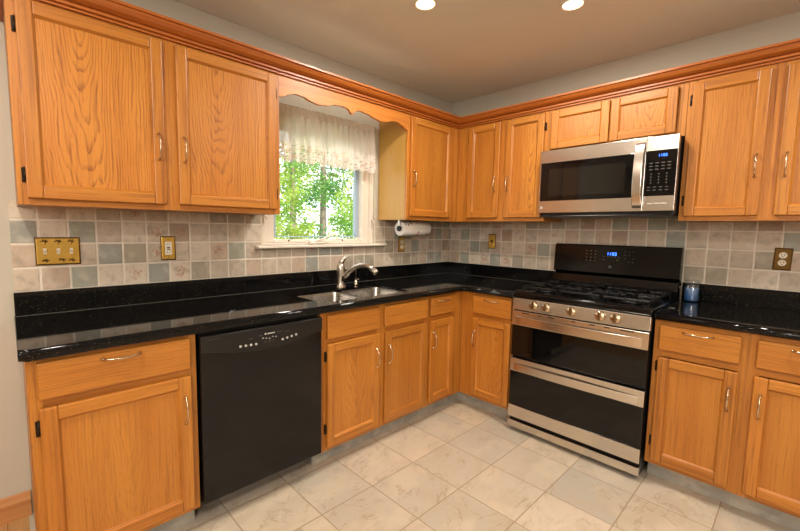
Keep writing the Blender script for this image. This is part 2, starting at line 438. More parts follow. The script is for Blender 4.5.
ZC, ZB, ZT, ZU, ZTOP, ZCEIL = .905, .866, .102, 1.372, 2.134, 2.44
UD, BD = .305, .61
WX0, WX1, WY0, WY1 = -1.862, -.936, 1.190, 2.06      # window opening (y, y, z, z)

# ------------------------------------------------------------------ setting
def build_room():
    b = MB(); b.box(0, 4.6, -3.0, 0, -.1, 0, 'floor'); struct(b.build('floor'))
    b = MB(); b.box(0, 4.6, -5.6, -3.0005, -.1, 0, 'wood_floor'); struct(b.build('floor_hardwood'))
    b = MB(); b.box(-.14, 4.74, -5.74, .14, ZCEIL, ZCEIL+.25, 'ceil'); struct(b.build('ceiling'))
    b = MB()
    b.box(-.14, 0, -5.6, WX0, 0, ZCEIL, 'paint'); b.box(-.14, 0, WX1, .0, 0, ZCEIL, 'paint')
    b.box(-.14, 0, WX0, WX1, 0, WY0, 'paint'); b.box(-.14, 0, WX0, WX1, WY1, ZCEIL, 'paint')
    struct(b.build('wall_left'))
    b = MB(); b.box(-.14, 4.6, 0, .14, 0, ZCEIL, 'paint'); struct(b.build('wall_back'))
    b = MB(); b.box(4.6, 4.74, -5.6, .14, 0, ZCEIL, 'paint'); struct(b.build('wall_right'))
    b = MB(); b.box(-.14, 4.74, -5.74, -5.6, 0, ZCEIL, 'paint'); struct(b.build('wall_front'))
    # tile fields
    b = MB(); t = .008; zt = 1.398
    b.box(0.0004, t, -2.994, WX0-.002, 1.0075, zt, 'tile_a'); b.box(.0004, t, WX1+.002, -.0085, 1.0075, zt, 'tile_a')
    b.box(.0004, t, WX0-.002, WX1+.002, 1.0075, 1.170, 'tile_a')
    struct(b.build('wall_left_tile'))
    b = MB(); b.box(0.0, 2.62, -t, -.0004, 1.0075, zt, 'tile_b')
    b.box(1.036, 1.802, -t, -.0004, .80, 1.0074, 'tile_b'); struct(b.build('wall_back_tile'))
    # baseboard left of the cabinets
    b = MB(); b.sweep([(0, 0), (.016, 0), (.016, .08), (.012, .092), (.009, .106), (0, .112)], [(0.0005, -5.6, 1, 0), (.0005, -2.990, 1, 0)], 'oak_base')
    struct(b.build('baseboard_left'))
    # tiled toe kicks
    b = MB(); b.box(.52, .535, -2.985, -2.464, .0005, ZT-.002, 'toe', .001); struct(b.build('trim_1'))
    b = MB(); b.box(.52, .535, -1.850, -.520, .0005, ZT-.002, 'toe', .001); struct(b.build('trim_2'))
    b = MB(); b.box(.536, 1.034, -.535, -.520, .0005, ZT-.002, 'toe', .001); struct(b.build('trim_3'))
    b = MB(); b.box(1.806, 2.58, -.535, -.520, .0005, ZT-.002, 'toe', .001); struct(b.build('trim_4'))
build_room()

def build_window():
    w = bpy.data.objects.new('window_1', None); COL.objects.link(w); struct(w)
    y0, y1, z0, z1 = WX0, WX1, WY0, WY1
    def ring(name, inset0, inset1, x0, x1, m, zb=0.0, bev=.003, z_off=0.0):
        b = MB(); a0, a1 = y0+inset0, y1-inset0; c0, c1 = y0+inset1, y1-inset1
        bz0, bz1 = z0+inset0*zb+z_off, z1-inset0; dz0, dz1 = z0+inset1*zb+z_off, z1-inset1
        b.box(x0, x1, a0, c0, bz0, bz1, m, bev); b.box(x0, x1, c1, a1, bz0, bz1, m, bev)
        b.box(x0, x1, c0, c1, bz0, dz0, m, bev); b.box(x0, x1, c0, c1, dz1, bz1, m, bev)
        return b.build(name, w)
    ring('window_frame', .001, .034, -.135, -.012, 'white', .35)
    ring('window_sash', .0345, .098, -.105, -.03, 'white', .35, .005)
    ring('screen_frame', .099, .132, -.098, -.07, 'alu', .20, .002, .028)
    b = MB(); b.box(-.088, -.083, y0+.11, y1-.11, z0+.04, z1-.11, 'pane'); b.build('glass_pane', w)
    b = MB(); b.box(-.012, .047, y0-.045, y1+.10, 1.171, 1.1895, 'white', .006, 3); b.build('window_sill', w)
    # crank operator on the bottom of the sash frame
    b = MB(); yc = -1.455
    b.prism([(-.012, 1.1965), (.018, 1.1965), (.012, 1.214), (-.012, 1.222)], 'y', yc-.065, yc+.055, 'white', .004)
    b.tube([(.010, yc-.015, 1.214), (.020, yc+.03, 1.226), (.026, yc+.075, 1.247), (.028, yc+.09, 1.252)], [.008, .007, .006, .007], 'white', 10)
    b.build('crank_handle', w)
    for yy in (y0+.022, y1-.022):
        b = MB(); b.box(-.013, -.004, yy-.008, yy+.008, 1.325, 1.40, 'white', .003)
        b.tube([(-.004, yy, 1.385), (.014, yy-.006, 1.372), (.022, yy+.004, 1.345)], [.007, .006, .005], 'white', 8); b.build('sash_lock', w)
    for yy in (-1.66, -1.22):
        b = MB(); b.lathe([(.006, 0), (.006, .003)], (-.03, yy, 1.216), (1, 0, 0), 'antique', 10); b.build('screw_cover', w)
build_window()

# ------------------------------------------------------------------ outdoors, seen through the window
def tree(name, label, x, y, h, r, n, leafm, trunk_r, seed, zc=None, size=.12):
    rr = random.Random(seed)
    t = thing(name, label, 'tree' if trunk_r else 'bush', (x, y, -1.2))
    t['group'] = 'trees outside the window' if trunk_r else 'bushes outside the window'
    zc = zc if zc is not None else h*.62
    if not trunk_r:
        b = MB()
        for k in range(5):
            q = 2*pi*k/5; b.tube([(.05*cos(q), .05*sin(q), 0), (.12*cos(q), .12*sin(q), h*.5), (.3*r*cos(q), .3*r*sin(q), h*.85)], [.03, .022, .012], 'bark', 8)
        b.build('stem', t)
    if trunk_r:
        b = MB(); pts = [(0.12*sin(k*1.7+seed), .1*cos(k*2.1+seed), h*.85*k/7) for k in range(8)]
        b.tube(pts, [trunk_r*(1-.09*k) for k in range(8)], 'bark', 10); b.build('trunk', t)
    cl = [(rr.uniform(-.7, .7)*r, rr.uniform(-.7, .7)*r, zc+rr.uniform(-.5, .5)*h*.62, rr.uniform(.28, .5)*r) for _ in range(14)]
    V = []; F = []
    for k in range(n):
        cx, cy, cz, cr = cl[k % len(cl)]
        u = Vector((rr.gauss(0, 1), rr.gauss(0, 1), rr.gauss(0, 1))).normalized()*cr*(rr.random()**.4)
        p = Vector((cx, cy, cz))+u
        d = Vector((rr.gauss(0, 1), rr.gauss(0, 1), rr.gauss(0, .6))).normalized(); e = d.orthogonal().normalized()
        q = rr.uniform(.6, 1.3)*size
        i = len(V); V += [p-d*q*.5, p+e*q*.28, p+d*q*.5, p-e*q*.28]; F.append((i, i+1, i+2, i+3))
    me = bpy.data.meshes.new('crown'); me.from_pydata([tuple(v) for v in V], [], F); me.materials.append(M[leafm])
    o = bpy.data.objects.new('crown', me); COL.objects.link(o); o.parent = t
def build_outdoors():
    b = MB(); b.box(-60, -.15, -40, 40, -1.5, -1.2, 'lawn'); struct(b.build('ground'))
    tree('leafy_tree', 'green tree outside with a slim grey trunk, left of the thicker trunk', -6.2, 2.0, 6.6, 1.0, 3200, 'leaf1', .085, 3, 4.3, .10)
    tree('leafy_tree', 'dark green tree outside with the thickest trunk, in the middle of the window', -9.6, 5.25, 8.0, 1.6, 5200, 'leaf3', .16, 5, 4.6, .12)
    tree('leafy_tree', 'sunlit small tree outside at the right edge of the glass', -6.4, 4.4, 5.6, .8, 2200, 'leaf1', .07, 8, 3.6, .11)
    tree('leafy_tree', 'yellowing tree standing far behind the other trees', -15.2, 7.4, 8.0, 2.9, 4200, 'leaf2', .16, 11, 4.2, .16)
    tree('leafy_bush', 'yellow-green bush low outside the window, left of the other bush', -3.6, .35, 2.6, .55, 2400, 'leaf2', 0, 14, 2.15, .07)
    tree('leafy_bush', 'bright green bush low outside the window, right of the other bush', -3.6, 1.75, 2.8, .56, 2600, 'leaf1', 0, 17, 2.2, .07)
build_outdoors()

# ------------------------------------------------------------------ cabinets
def pull(parent, x, z, vertical, L=.112, y=-.0215):
    """bowed wire pull with flared feet on the door face"""
    b = MB(); h = L/2; k = 11; pts = []
    for i in range(k):
        s = -1+2*i/(k-1); out = .007+.021*(1-abs(s)**2.6)
        pts.append((s*h, y-out))
    P = [(p, q) for p, q in pts]
    for s in (-1, 1):
        foot = (s*h*.97)
        o = (x, y+.0015, z+foot) if vertical else (x+foot, y+.0015, z)
        b.lathe([(.0065, 0), (.0065, .002), (.0045, .005), (.0035, .011)], o, (0, -1, 0), 'pull', 12)
    path = [((x, q, z+p) if vertical else (x+p, q, z)) for p, q in P]
    b.tube(path, [.0031+.0012*(1-abs(-1+2*i/(k-1))) for i in range(k)], 'pull', 8)
    return b.build('handle', parent)

def hinge(parent, x, z, side):
    b = MB(); s = -1 if side == 'L' else 1
    b.box(min(x, x+s*.012), max(x, x+s*.012), -.006, -.0008, z-.027, z+.027, 'hinge', .002)
    b.lathe([(.0045, -.024), (.0045, .024)], (x+s*.003, -.008, z), (0, 0, 1), 'hinge', 10)
    b.lathe([(.003, .024), (.001, .031)], (x+s*.003, -.008, z), (0, 0, 1), 'hinge', 8)
    return b.build('hinge', parent)

def door(parent, x0, x1, z0, z1, handle=None, hinge_side=None, hz=None, hinges=(), st=.047):
    """overlay door; origin of the door mesh is its lower-left corner, so each has its own grain"""
    w, h = x1-x0, z1-z0; y0, y1 = -.021, -.001
    b = MB()
    b.box(0, st, y0, y1, 0, h, 'oak_v', .005); b.box(w-st, w, y0, y1, 0, h, 'oak_v', .005)
    b.box(st+.0002, w-st-.0002, y0+.0006, y1, 0, st, 'oak_h', .004); b.box(st+.0002, w-st-.0002, y0+.0006, y1, h-st, h, 'oak_h', .004)
    # sloped bead round the panel
    bd = .007; a, c = st-.001, st+bd
    q = [(a, a), (w-a, a), (w-a, h-a), (a, h-a)]; r = [(c, c), (w-c, c), (w-c, h-c), (c, h-c)]
    for i in range(4):
        j = (i+1) % 4
        vs = [b.bm.verts.new((q[i][0], y0+.0035, q[i][1])), b.bm.verts.new((q[j][0], y0+.0035, q[j][1])),
              b.bm.verts.new((r[j][0], y0+.0125, r[j][1])), b.bm.verts.new((r[i][0], y0+.0125, r[i][1]))]
        f = b.bm.faces.new(vs); f.material_index = b.mi('oak_h' if i % 2 == 0 else 'oak_v')
    d = b.build('door', parent, (x0, 0, z0))
    p = MB(); p.box(st+.001, w-st-.001, y0+.0128, y1-.002, st+.001, h-st-.001, 'oak_p' if z0 > 1 else 'oak_pb'); p.build('door_panel', d)
    if handle: pull(d, (w-.026) if handle == 'R' else .026, hz-z0, True)
    for z in hinges: hinge(d, 0 if hinge_side == 'L' else w, z-z0, hinge_side)
    return d

def drawer(parent, x0, x1, z0, z1, handle=True, L=.118):
    w, h = x1-x0, z1-z0
    b = MB(); b.box(0, w, -.021, -.001, 0, h, 'oak_d', .006, 3)
    d = b.build('drawer', parent, (x0, 0, z0))
    if handle: pull(d, w/2, h-.022, False, min(L, w*.6))
    return d

def frame(parent, w, z0, z1, stiles, rails):
    b = MB()
    for a, c in stiles: b.box(a, c, 0, .019, z0, z1, 'oak_v', .0008, 1)
    for a, c, e, f in rails: b.box(a, c, .0004, .0188, e, f, 'oak_h')
    return b.build('face_frame', parent)
def carcass(parent, x0, x1, y1, z0, z1, top=False, mat='oak_v'):
    b = MB(); t = .016; y0 = .0195
    b.box(x0, x0+t, y0, y1, z0, z1, mat); b.box(x1-t, x1, y0, y1, z0, z1, mat)
    b.box(x0+t, x1-t, y0, y1, z0, z0+t, mat); b.box(x0+t, x1-t, y1-.008, y1, z0+t, z1, mat)
    if top: b.box(x0+t, x1-t, y0, y1-.008, z1-t, z1, mat)
    return b.build('carcass', parent)

A90 = pi/2
GB, GU = 'oak base cabinets', 'oak wall cabinets'
H2, U2 = (.626, .227), (2.008, 1.48)
def build_cabinets():
    # ---- base, window wall (local x = world y)
    t = thing('base_cabinet', 'oak base cabinet left of the black dishwasher, one drawer over one door', 'cabinet', (BD, -2.985, 0), A90, GB)
    w = .522; carcass(t, 0, w, .60, ZT, ZB-.001)
    frame(t, w, ZT, ZB-.001, [(0, .04), (w-.04, w)], [(.04, w-.04, ZT, .135), (.04, w-.04, .69, .73), (.04, w-.04, .835, ZB-.001)])
    drawer(t, .026, w-.026, .723, .850); door(t, .026, w-.026, .127, .695, 'R', 'L', .557, H2)
    t = thing('base_cabinet', 'wide oak sink base cabinet under the window with two doors and false fronts', 'cabinet', (BD, -1.851, 0), A90, GB)
    w = .855; carcass(t, 0, w, .60, ZT, ZB-.001)
    frame(t, w, ZT, ZB-.001, [(0, .045), (.39, .472), (w-.045, w)], [(.045, .39, ZT, .135), (.472, w-.045, ZT, .135), (.045, .39, .68, .73), (.472, w-.045, .68, .73), (.045, .39, .835, ZB-.001), (.472, w-.045, .835, ZB-.001)])
    drawer(t, .037, .404, .720, .848, False); drawer(t, .450, w-.022, .722, .848, False)
    door(t, .037, .408, .127, .693, 'R', 'L', .552, H2); door(t, .458, w-.022, .127, .690, 'L', 'R', .552, H2)
    t = thing('base_cabinet', 'narrow oak base cabinet in the inner corner, right of the sink cabinet', 'cabinet', (BD, -.995, 0), A90, GB)
    w = .385; carcass(t, 0, .975, .60, ZT, ZB-.001)
    frame(t, w, ZT, ZB-.001, [(0, .035), (.255, w)], [(.035, .255, ZT, .135), (.035, .255, .69, .73), (.035, .255, .835, ZB-.001)])
    drawer(t, .017, .272, .728, .850, L=.11); door(t, .017, .272, .127, .692, 'L', 'R', .562, H2)
    # ---- base, range wall
    t = thing('base_cabinet', 'oak base cabinet in the corner, left of the stainless range', 'cabinet', (.6105, -BD, 0), 0, GB)
    w = .423; carcass(t, 0, w, .60, ZT, ZB-.001)
    frame(t, w, ZT, ZB-.001, [(0, .125), (w-.045, w)], [(.125, w-.045, ZT, .135), (.125, w-.045, .68, .73), (.125, w-.045, .835, ZB-.001)])
    drawer(t, .104, w-.022, .721, .846, L=.11); door(t, .104, w-.022, .127, .690, 'L', None, .540)
    t = thing('base_cabinet', 'oak base cabinet right of the stainless range, two drawers over two doors', 'cabinet', (1.804, -BD, 0), 0, GB)
    w = .745; carcass(t, 0, w, .60, ZT, ZB-.001)
    frame(t, w, ZT, ZB-.001, [(0, .04), (.33, .40), (w-.04, w)], [(.04, .33, ZT, .135), (.40, w-.04, ZT, .135), (.04, .33, .68, .72), (.40, w-.04, .68, .72), (.04, .33, .835, ZB-.001), (.40, w-.04, .835, ZB-.001)])
    drawer(t, .024, .334, .716, .842); drawer(t, .388, w-.024, .716, .842)
    door(t, .026, .334, .127, .677, 'R', 'L', .546, H2); door(t, .387, w-.024, .127, .677, 'L', 'R', .546, H2)
    # ---- wall cabinets
    UT = ZTOP
    t = thing('wall_cabinet', 'large two-door oak wall cabinet left of the window', 'cabinet', (UD, -2.968, 0), A90, GU)
    w = 1.063; carcass(t, 0, w, .296, ZU, UT, True)
    frame(t, w, ZU, UT, [(0, .042), (.488, .555), (w-.042, w)], [(.042, .488, ZU, 1.41), (.555, w-.042, ZU, 1.41), (.042, .488, 2.085, UT), (.555, w-.042, 2.085, UT)])
    door(t, .026, .495, 1.396, 2.10, 'R', 'L', 1.645, U2); door(t, .548, w-.027, 1.399, 2.10, 'L', 'R', 1.645, U2)
    t = thing('wall_cabinet', 'single-door oak wall cabinet between the window and the corner, over the paper towels', 'cabinet', (UD, -.902, 0), A90, GU)
    w = .596; carcass(t, 0, w+.296, .296, ZU, UT, True, 'side')
    frame(t, w, ZU, UT, [(0, .04), (.48, w)], [(.04, .48, ZU, 1.41), (.04, .48, 2.085, UT)])
    door(t, .024, .496, 1.399, 2.10, 'L', 'R', 1.665, U2)
    t = thing('wall_cabinet', 'two-door oak wall cabinet in the corner, left of the microwave', 'cabinet', (.3055, -UD, 0), 0, GU)
    w = .739; carcass(t, 0, w, .296, ZU, UT, True)
    frame(t, w, ZU, UT, [(0, .125), (.375, .45), (w-.035, w)], [(.125, .375, ZU, 1.41), (.45, w-.035, ZU, 1.41), (.125, .375, 2.085, UT), (.45, w-.035, 2.085, UT)])
    door(t, .112, .388, 1.399, 2.10, 'R', 'L', 1.648, U2); door(t, .438, w-.020, 1.399, 2.10, 'L', 'R', 1.642, U2)
    t = thing('wall_cabinet', 'short two-door oak wall cabinet above the microwave', 'cabinet', (1.0455, -UD, 0), 0, GU)
    w = .759; carcass(t, 0, w, .296, 1.83, UT, True)
    frame(t, w, 1.83, UT, [(0, .04), (.36, .40), (w-.04, w)], [(.04, .36, 1.83, 1.87), (.40, w-.04, 1.83, 1.87), (.04, .36, 2.085, UT), (.40, w-.04, 2.085, UT)])
    door(t, .026, .379, 1.850, 2.098); door(t, .387, w-.042, 1.850, 2.098)
    t = thing('wall_cabinet', 'two-door oak wall cabinet right of the microwave', 'cabinet', (1.8055, -UD, 0), 0, GU)
    w = .735; carcass(t, 0, w, .296, ZU, UT, True)
    frame(t, w, ZU, UT, [(0, .04), (.32, .39), (w-.04, w)], [(.04, .32, ZU, 1.41), (.39, w-.04, ZU, 1.41), (.04, .32, 2.085, UT), (.39, w-.04, 2.085, UT)])
    door(t, .022, .322, 1.396, 2.093, 'R', 'L', 1.638, U2); door(t, .376, w-.022, 1.396, 2.093, 'L', 'R', 1.632, U2)
    # ---- scalloped valance board over the window
    pts = []
    y0, y1 = -1.9045, -.9025; yc = (y0+y1)/2; n = 60
    def zb(y):
        s = abs(y-yc)
        key = [(0, 2.008), (.035, 2.036), (.07, 2.042), (.13, 2.036), (.19, 2.018), (.245, 2.011), (.30, 2.018), (.35, 2.034), (.40, 2.036), (.445, 2.022), (.475, 2.004), (.51, 2.000)]
        for (a, p), (c, q) in zip(key, key[1:]):
            if s <= c:
                f = (s-a)/(c-a); f = f*f*(3-2*f); return p+(q-p)*f
        return key[-1][1]
    low = [(y0+(y1-y0)*k/n, zb(y0+(y1-y0)*k/n)) for k in range(n+1)]
    b = MB(); b.prism(low+[(y1, ZTOP), (y0, ZTOP)], 'x', UD-.019, UD, 'oak_wb'); o = b.build('window_valance_board')
    tag(o, 'scalloped oak board bridging the wall cabinets over the window', 'valance board')
    # ---- crown moulding
    prof = [(0.0, 2.112), (.010, 2.112), (.010, 2.119), (.005, 2.120), (.005, 2.124), (.018, 2.125), (.018, 2.134), (.012, 2.135), (.012, 2.139), (.024, 2.141), (.040, 2.150), (.051, 2.163), (.054, 2.171), (.063, 2.172), (.063, 2.183), (0.0, 2.183)]
    e = .0225
    b = MB()
    b.sweep(prof, [(.0015, -2.969, 0, -1), (UD+.0015, -2.969, 1, -1), (UD+.0015, -UD-.0015, 1, -1), (2.542, -UD-.0015, 0, -1)], 'oak_cr')
    tag(b.build('crown_moulding'), 'reddish oak crown moulding running along the tops of the wall cabinets', 'moulding')
build_cabinets()

# ------------------------------------------------------------------ countertops and sink
SX0, SX1, SY0, SY1 = .235, .565, -1.80, -1.12
def rrect(x0, x1, y0, y1, r, n=6):
    P = []
    for cx, cy, a in ((x1-r, y1-r, 0), (x0+r, y1-r, 90), (x0+r, y0+r, 180), (x1-r, y0+r, 270)):
        for k in range(n+1):
            q = radians(a+90*k/n); P.append((cx+r*cos(q), cy+r*sin(q)))
    return P
def slab(outer, hole, z0, z1, mat, front):
    b = MB(); bm = b.bm
    ed = []
    for loop in [outer]+([hole] if hole else []):
        vs = [bm.verts.new((x, y, z1)) for x, y in loop]
        ed += [bm.edges.new((vs[i], vs[(i+1) % len(vs)])) for i in range(len(vs))]
    bmesh.ops.triangle_fill(bm, use_beauty=True, use_dissolve=False, edges=ed)
    for f in bm.faces:
        if f.normal.z < 0: f.normal_flip()
    r = bmesh.ops.extrude_face_region(bm, geom=list(bm.faces))
    for v in r['geom']:
        if isinstance(v, bmesh.types.BMVert): v.co.z = z0
    bmesh.ops.recalc_face_normals(bm, faces=bm.faces)
    es = [e for e in bm.edges if len(e.link_faces) == 2 and abs(e.verts[0].co.z-e.verts[1].co.z) < 1e-6 and all(front(v.co) for v in e.verts)
          and abs(e.calc_face_angle(0)) > 1]
    rb = bmesh.ops.bevel(bm, geom=es, offset=.0185, segments=6, affect='EDGES', profile=.5)
    for f in rb['faces']: f.smooth = True
    i = b.mi(mat)
    for f in bm.faces: f.material_index = i
    return b
def build_counters():
    E = .648
    t = thing('countertop', 'L-shaped black granite countertop with gold flecks, holding the sink', 'countertop', (0, 0, 0))
    outer = [(.0005, -.0005), (.0005, -3.001), (E, -3.001), (E, -.668), (E+.008, -.655), (E+.022, -E), (1.034, -E), (1.034, -.0005)]
    front = lambda c: (c.x > E-.001 and c.y < -E+.001) or c.y < -2.999 and c.x > .01
    b = slab(outer, rrect(SX0, SX1, SY0, SY1, .05), ZB, ZC, 'granite', front); b.build('slab', t)
    b = MB(); b.box(.0005, .020, -2.998, -.0005, ZC+.0003, 1.007, 'granite', .002); b.box(.0205, 1.034, -.020, -.0005, ZC+.0003, 1.007, 'granite', .002); b.build('upstand', t)
    b = MB(); b.box(.0203, .0218, -2.996, -.0225, ZC+.0002, ZC+.002, 'joint'); b.box(.0222, 1.034, -.0218, -.0203, ZC+.0002, ZC+.002, 'joint'); b.build('joint_line', t)  # thin grey line along the foot of the upstand
    t = thing('countertop', 'straight black granite countertop right of the range, under the blue jar', 'countertop', (0, 0, 0))
    b = slab([(1.803, -.0005), (1.803, -E), (2.58, -E), (2.58, -.0005)], None, ZB, ZC, 'granite', lambda c: c.y < -E+.001); b.build('slab', t)
    b = MB(); b.box(1.803, 2.58, -.020, -.0005, ZC+.0003, 1.007, 'granite', .002); b.build('upstand', t)
    # undermount double sink
    t = thing('kitchen_sink', 'undermount stainless double-bowl sink set in the black counter under the window', 'sink', (0, 0, 0))
    zr = ZC-.012
    def bowl(y0, y1, depth):
        b = MB(); bm = b.bm
        lv = [(0.0, 0.0), (.004, -.02), (.008, -depth+.05), (.022, -depth+.015), (.05, -depth), (.10, -depth-.004)]
        rows = []
        for ins, dz in lv:
            P = rrect(SX0+.0015+ins, SX1-.0015-ins, y0+ins, y1-ins, max(.049-ins*.2, .02))
            rows.append([bm.verts.new((x, y, zr+dz)) for x, y in P])
        n = len(rows[0])
        for A, B in zip(rows, rows[1:]):
            for k in range(n): f = bm.faces.new((A[k], A[(k+1) % n], B[(k+1) % n], B[k])); f.smooth = True
        bm.faces.new(rows[-1])
        bmesh.ops.recalc_face_normals(bm, faces=bm.faces)
        bmesh.ops.reverse_faces(bm, faces=bm.faces)
        i = b.mi('sink')
        for f in bm.faces: f.material_index = i
        o = b.build('bowl', t)
        d = MB(); c = ((SX0+SX1)/2, (y0+y1)/2, zr-depth-.002)
        d.lathe([(.045, 0), (.045, .003), (.036, .004), (.03, -.001)], c, (0, 0, 1), 'nickel', 24); d.build('drain', o)
    ym = -1.465
    bowl(SY0+.0015, ym-.008, .19); bowl(ym+.008, SY1-.0015, .17)
    b = MB(); b.box(SX0+.004, SX1-.004, ym-.0085, ym+.0085, zr-.03, zr-.002, 'sink', .004); b.build('divider', t)
    # faucet
    fx, fy = .172, -1.385
    t = thing('faucet', 'single-lever satin nickel kitchen faucet with arched spout behind the sink', 'faucet', (fx, fy, ZC))
    b = MB(); b.lathe([(.036, .0005), (.036, .006), (.031, .012), (.028, .03), (.0275, .09), (.029, .125), (.0265, .15), (.020, .163), (.006, .168)], (0, 0, 0), (0, 0, 1), 'nickel', 28); b.build('body', t)
    dx, dy = .935, .354
    key = [(.012, .052), (.035, .082), (.07, .118), (.11, .143), (.15, .156), (.19, .158), (.222, .148), (.245, .132)]
    b = MB(); b.tube([(s*dx, s*dy, z) for s, z in key], [.022, .0205, .019, .0175, .0165, .0165, .0175, .018], 'nickel', 16); sp = b.build('spout', t)
    b = MB(); b.tube([(s*dx, s*dy, z) for s, z in [(.246, .1315), (.262, .118), (.270, .110)]], [.0205, .0205, .017], 'nickel', 16); b.build('spray_head', sp)
    b = MB(); b.tube([(-.002, -.001, .150), (.004, .006, .178), (.018, .018, .200), (.040, .034, .212)], [.021, .017, .011, .008], 'nickel', 14); b.build('lever', t)
    t = thing('filter_faucet', 'slim hooked nickel tap just behind the main faucet spout', 'faucet', (.135, -1.225, ZC))
    b = MB(); b.lathe([(.018, .0005), (.018, .008), (.011, .018), (.008, .034)], (0, 0, 0), (0, 0, 1), 'nickel', 18); b.build('base', t)
    pts = [(0, 0, .03), (0, 0, .11)]+[(.028-.028*cos(radians(a)), .011-.011*cos(radians(a)), .125+.03*sin(radians(a))) for a in range(0, 200, 22)]
    b = MB(); b.tube(pts, .0048, 'nickel', 10); b.build('spout', t)
    b = MB(); b.tube([(0, .006, .036), (.012, .020, .040)], [.004, .005], 'nickel', 8); b.build('lever', t)
build_counters()

# ------------------------------------------------------------------ seven-segment digits
SEG = {'0': 'abcdef', '1': 'bc', '2': 'abged', '3': 'abgcd', '4': 'fgbc', '5': 'afgcd', '6': 'afgedc', '7': 'abc', '8': 'abcdefg', '9': 'abfgcd'}
def digits(b, text, x, z, h, y, m):
    w = h*.5; t = h*.13
    for ch in text:
        if ch == ':':
            for q in (.3, .68): b.box(x, x+t, y-.0004, y, z+h*q, z+h*q+t, m)
            x += t*2.4; continue
        R = {'a': (0, w, h-t, h), 'g': (0, w, h/2-t/2, h/2+t/2), 'd': (0, w, 0, t), 'f': (0, t, h/2, h), 'e': (0, t, 0, h/2), 'b': (w-t, w, h/2, h), 'c': (w-t, w, 0, h/2)}
        for s in SEG[ch]: a, c, e, f = R[s]; b.box(x+a, x+c, y-.0004, y, z+e, z+f, m)
        x += w*1.45

# ------------------------------------------------------------------ dishwasher
def build_dishwasher():
    t = thing('dishwasher', 'black dishwasher built in under the counter left of the sink cabinet', 'dishwasher', (BD, -2.4575, 0), A90)
    w = .600
    b = MB(); b.box(.006, w-.006, .006, .57, .11, ZB-.004, 'black_s'); b.build('tub', t)
    b = MB(); b.box(.002, w-.002, -.030, .004, .122, .852, 'black_dw', .004); b.build('door_panel', t)
    n = 24; low = [(.004+(w-.008)*k/n, .785-.040*sin(pi*k/n)**1.15) for k in range(n+1)]
    b = MB(); b.prism(low+[(w-.004, .848), (.004, .848)], 'y', -.0365, -.0305, 'black_s', .0015); cp = b.build('control_panel', t)
    for k in range(4):
        for x0, z0, sl in ((.168, .782, -.001), (.372, .778, .0035)):
            b = MB(); x = x0+k*.024; b.lathe([(.0056, 0), (.0056, .002)], (x, -.0366, z0+sl*k), (0, -1, 0), 'mark', 12); b.build('button', cp)
    y = -.0366; b = MB()
    b.lathe([(.0045, 0), (.0045, .0006)], (.286, y, .818), (0, -1, 0), 'mark', 12)
    b.box(.295, .332, y-.0005, y, .815, .820, 'mark')
    b.build('logo', cp)
    def mk(x0, x1, z0, z1, m):
        q = MB(); q.box(x0, x1, y-.0005, y, z0, z1, m); q.build('printed_mark', cp)
    for x, z, l in ((.205, .806, .022), (.252, .812, .02), (.345, .816, .022), (.385, .812, .02)): mk(x, x+l, z, z+.0025, 'mark_d')
    for k in range(5): mk(.270+.016*k, .278+.016*k, .798-.003*(k % 3), .802-.003*(k % 3), 'mark')
    for k in range(3): mk(.282+.02*k, .288+.02*k, .779, .784, 'mark_d')
    for k in range(4): mk(.028+.014*k, .036+.014*k, .832, .8345, 'mark_d')
    b = MB(); b.box(.006, w-.006, .165, .175, .004, .108, 'black_s'); b.build('kick_plate', t)
build_dishwasher()

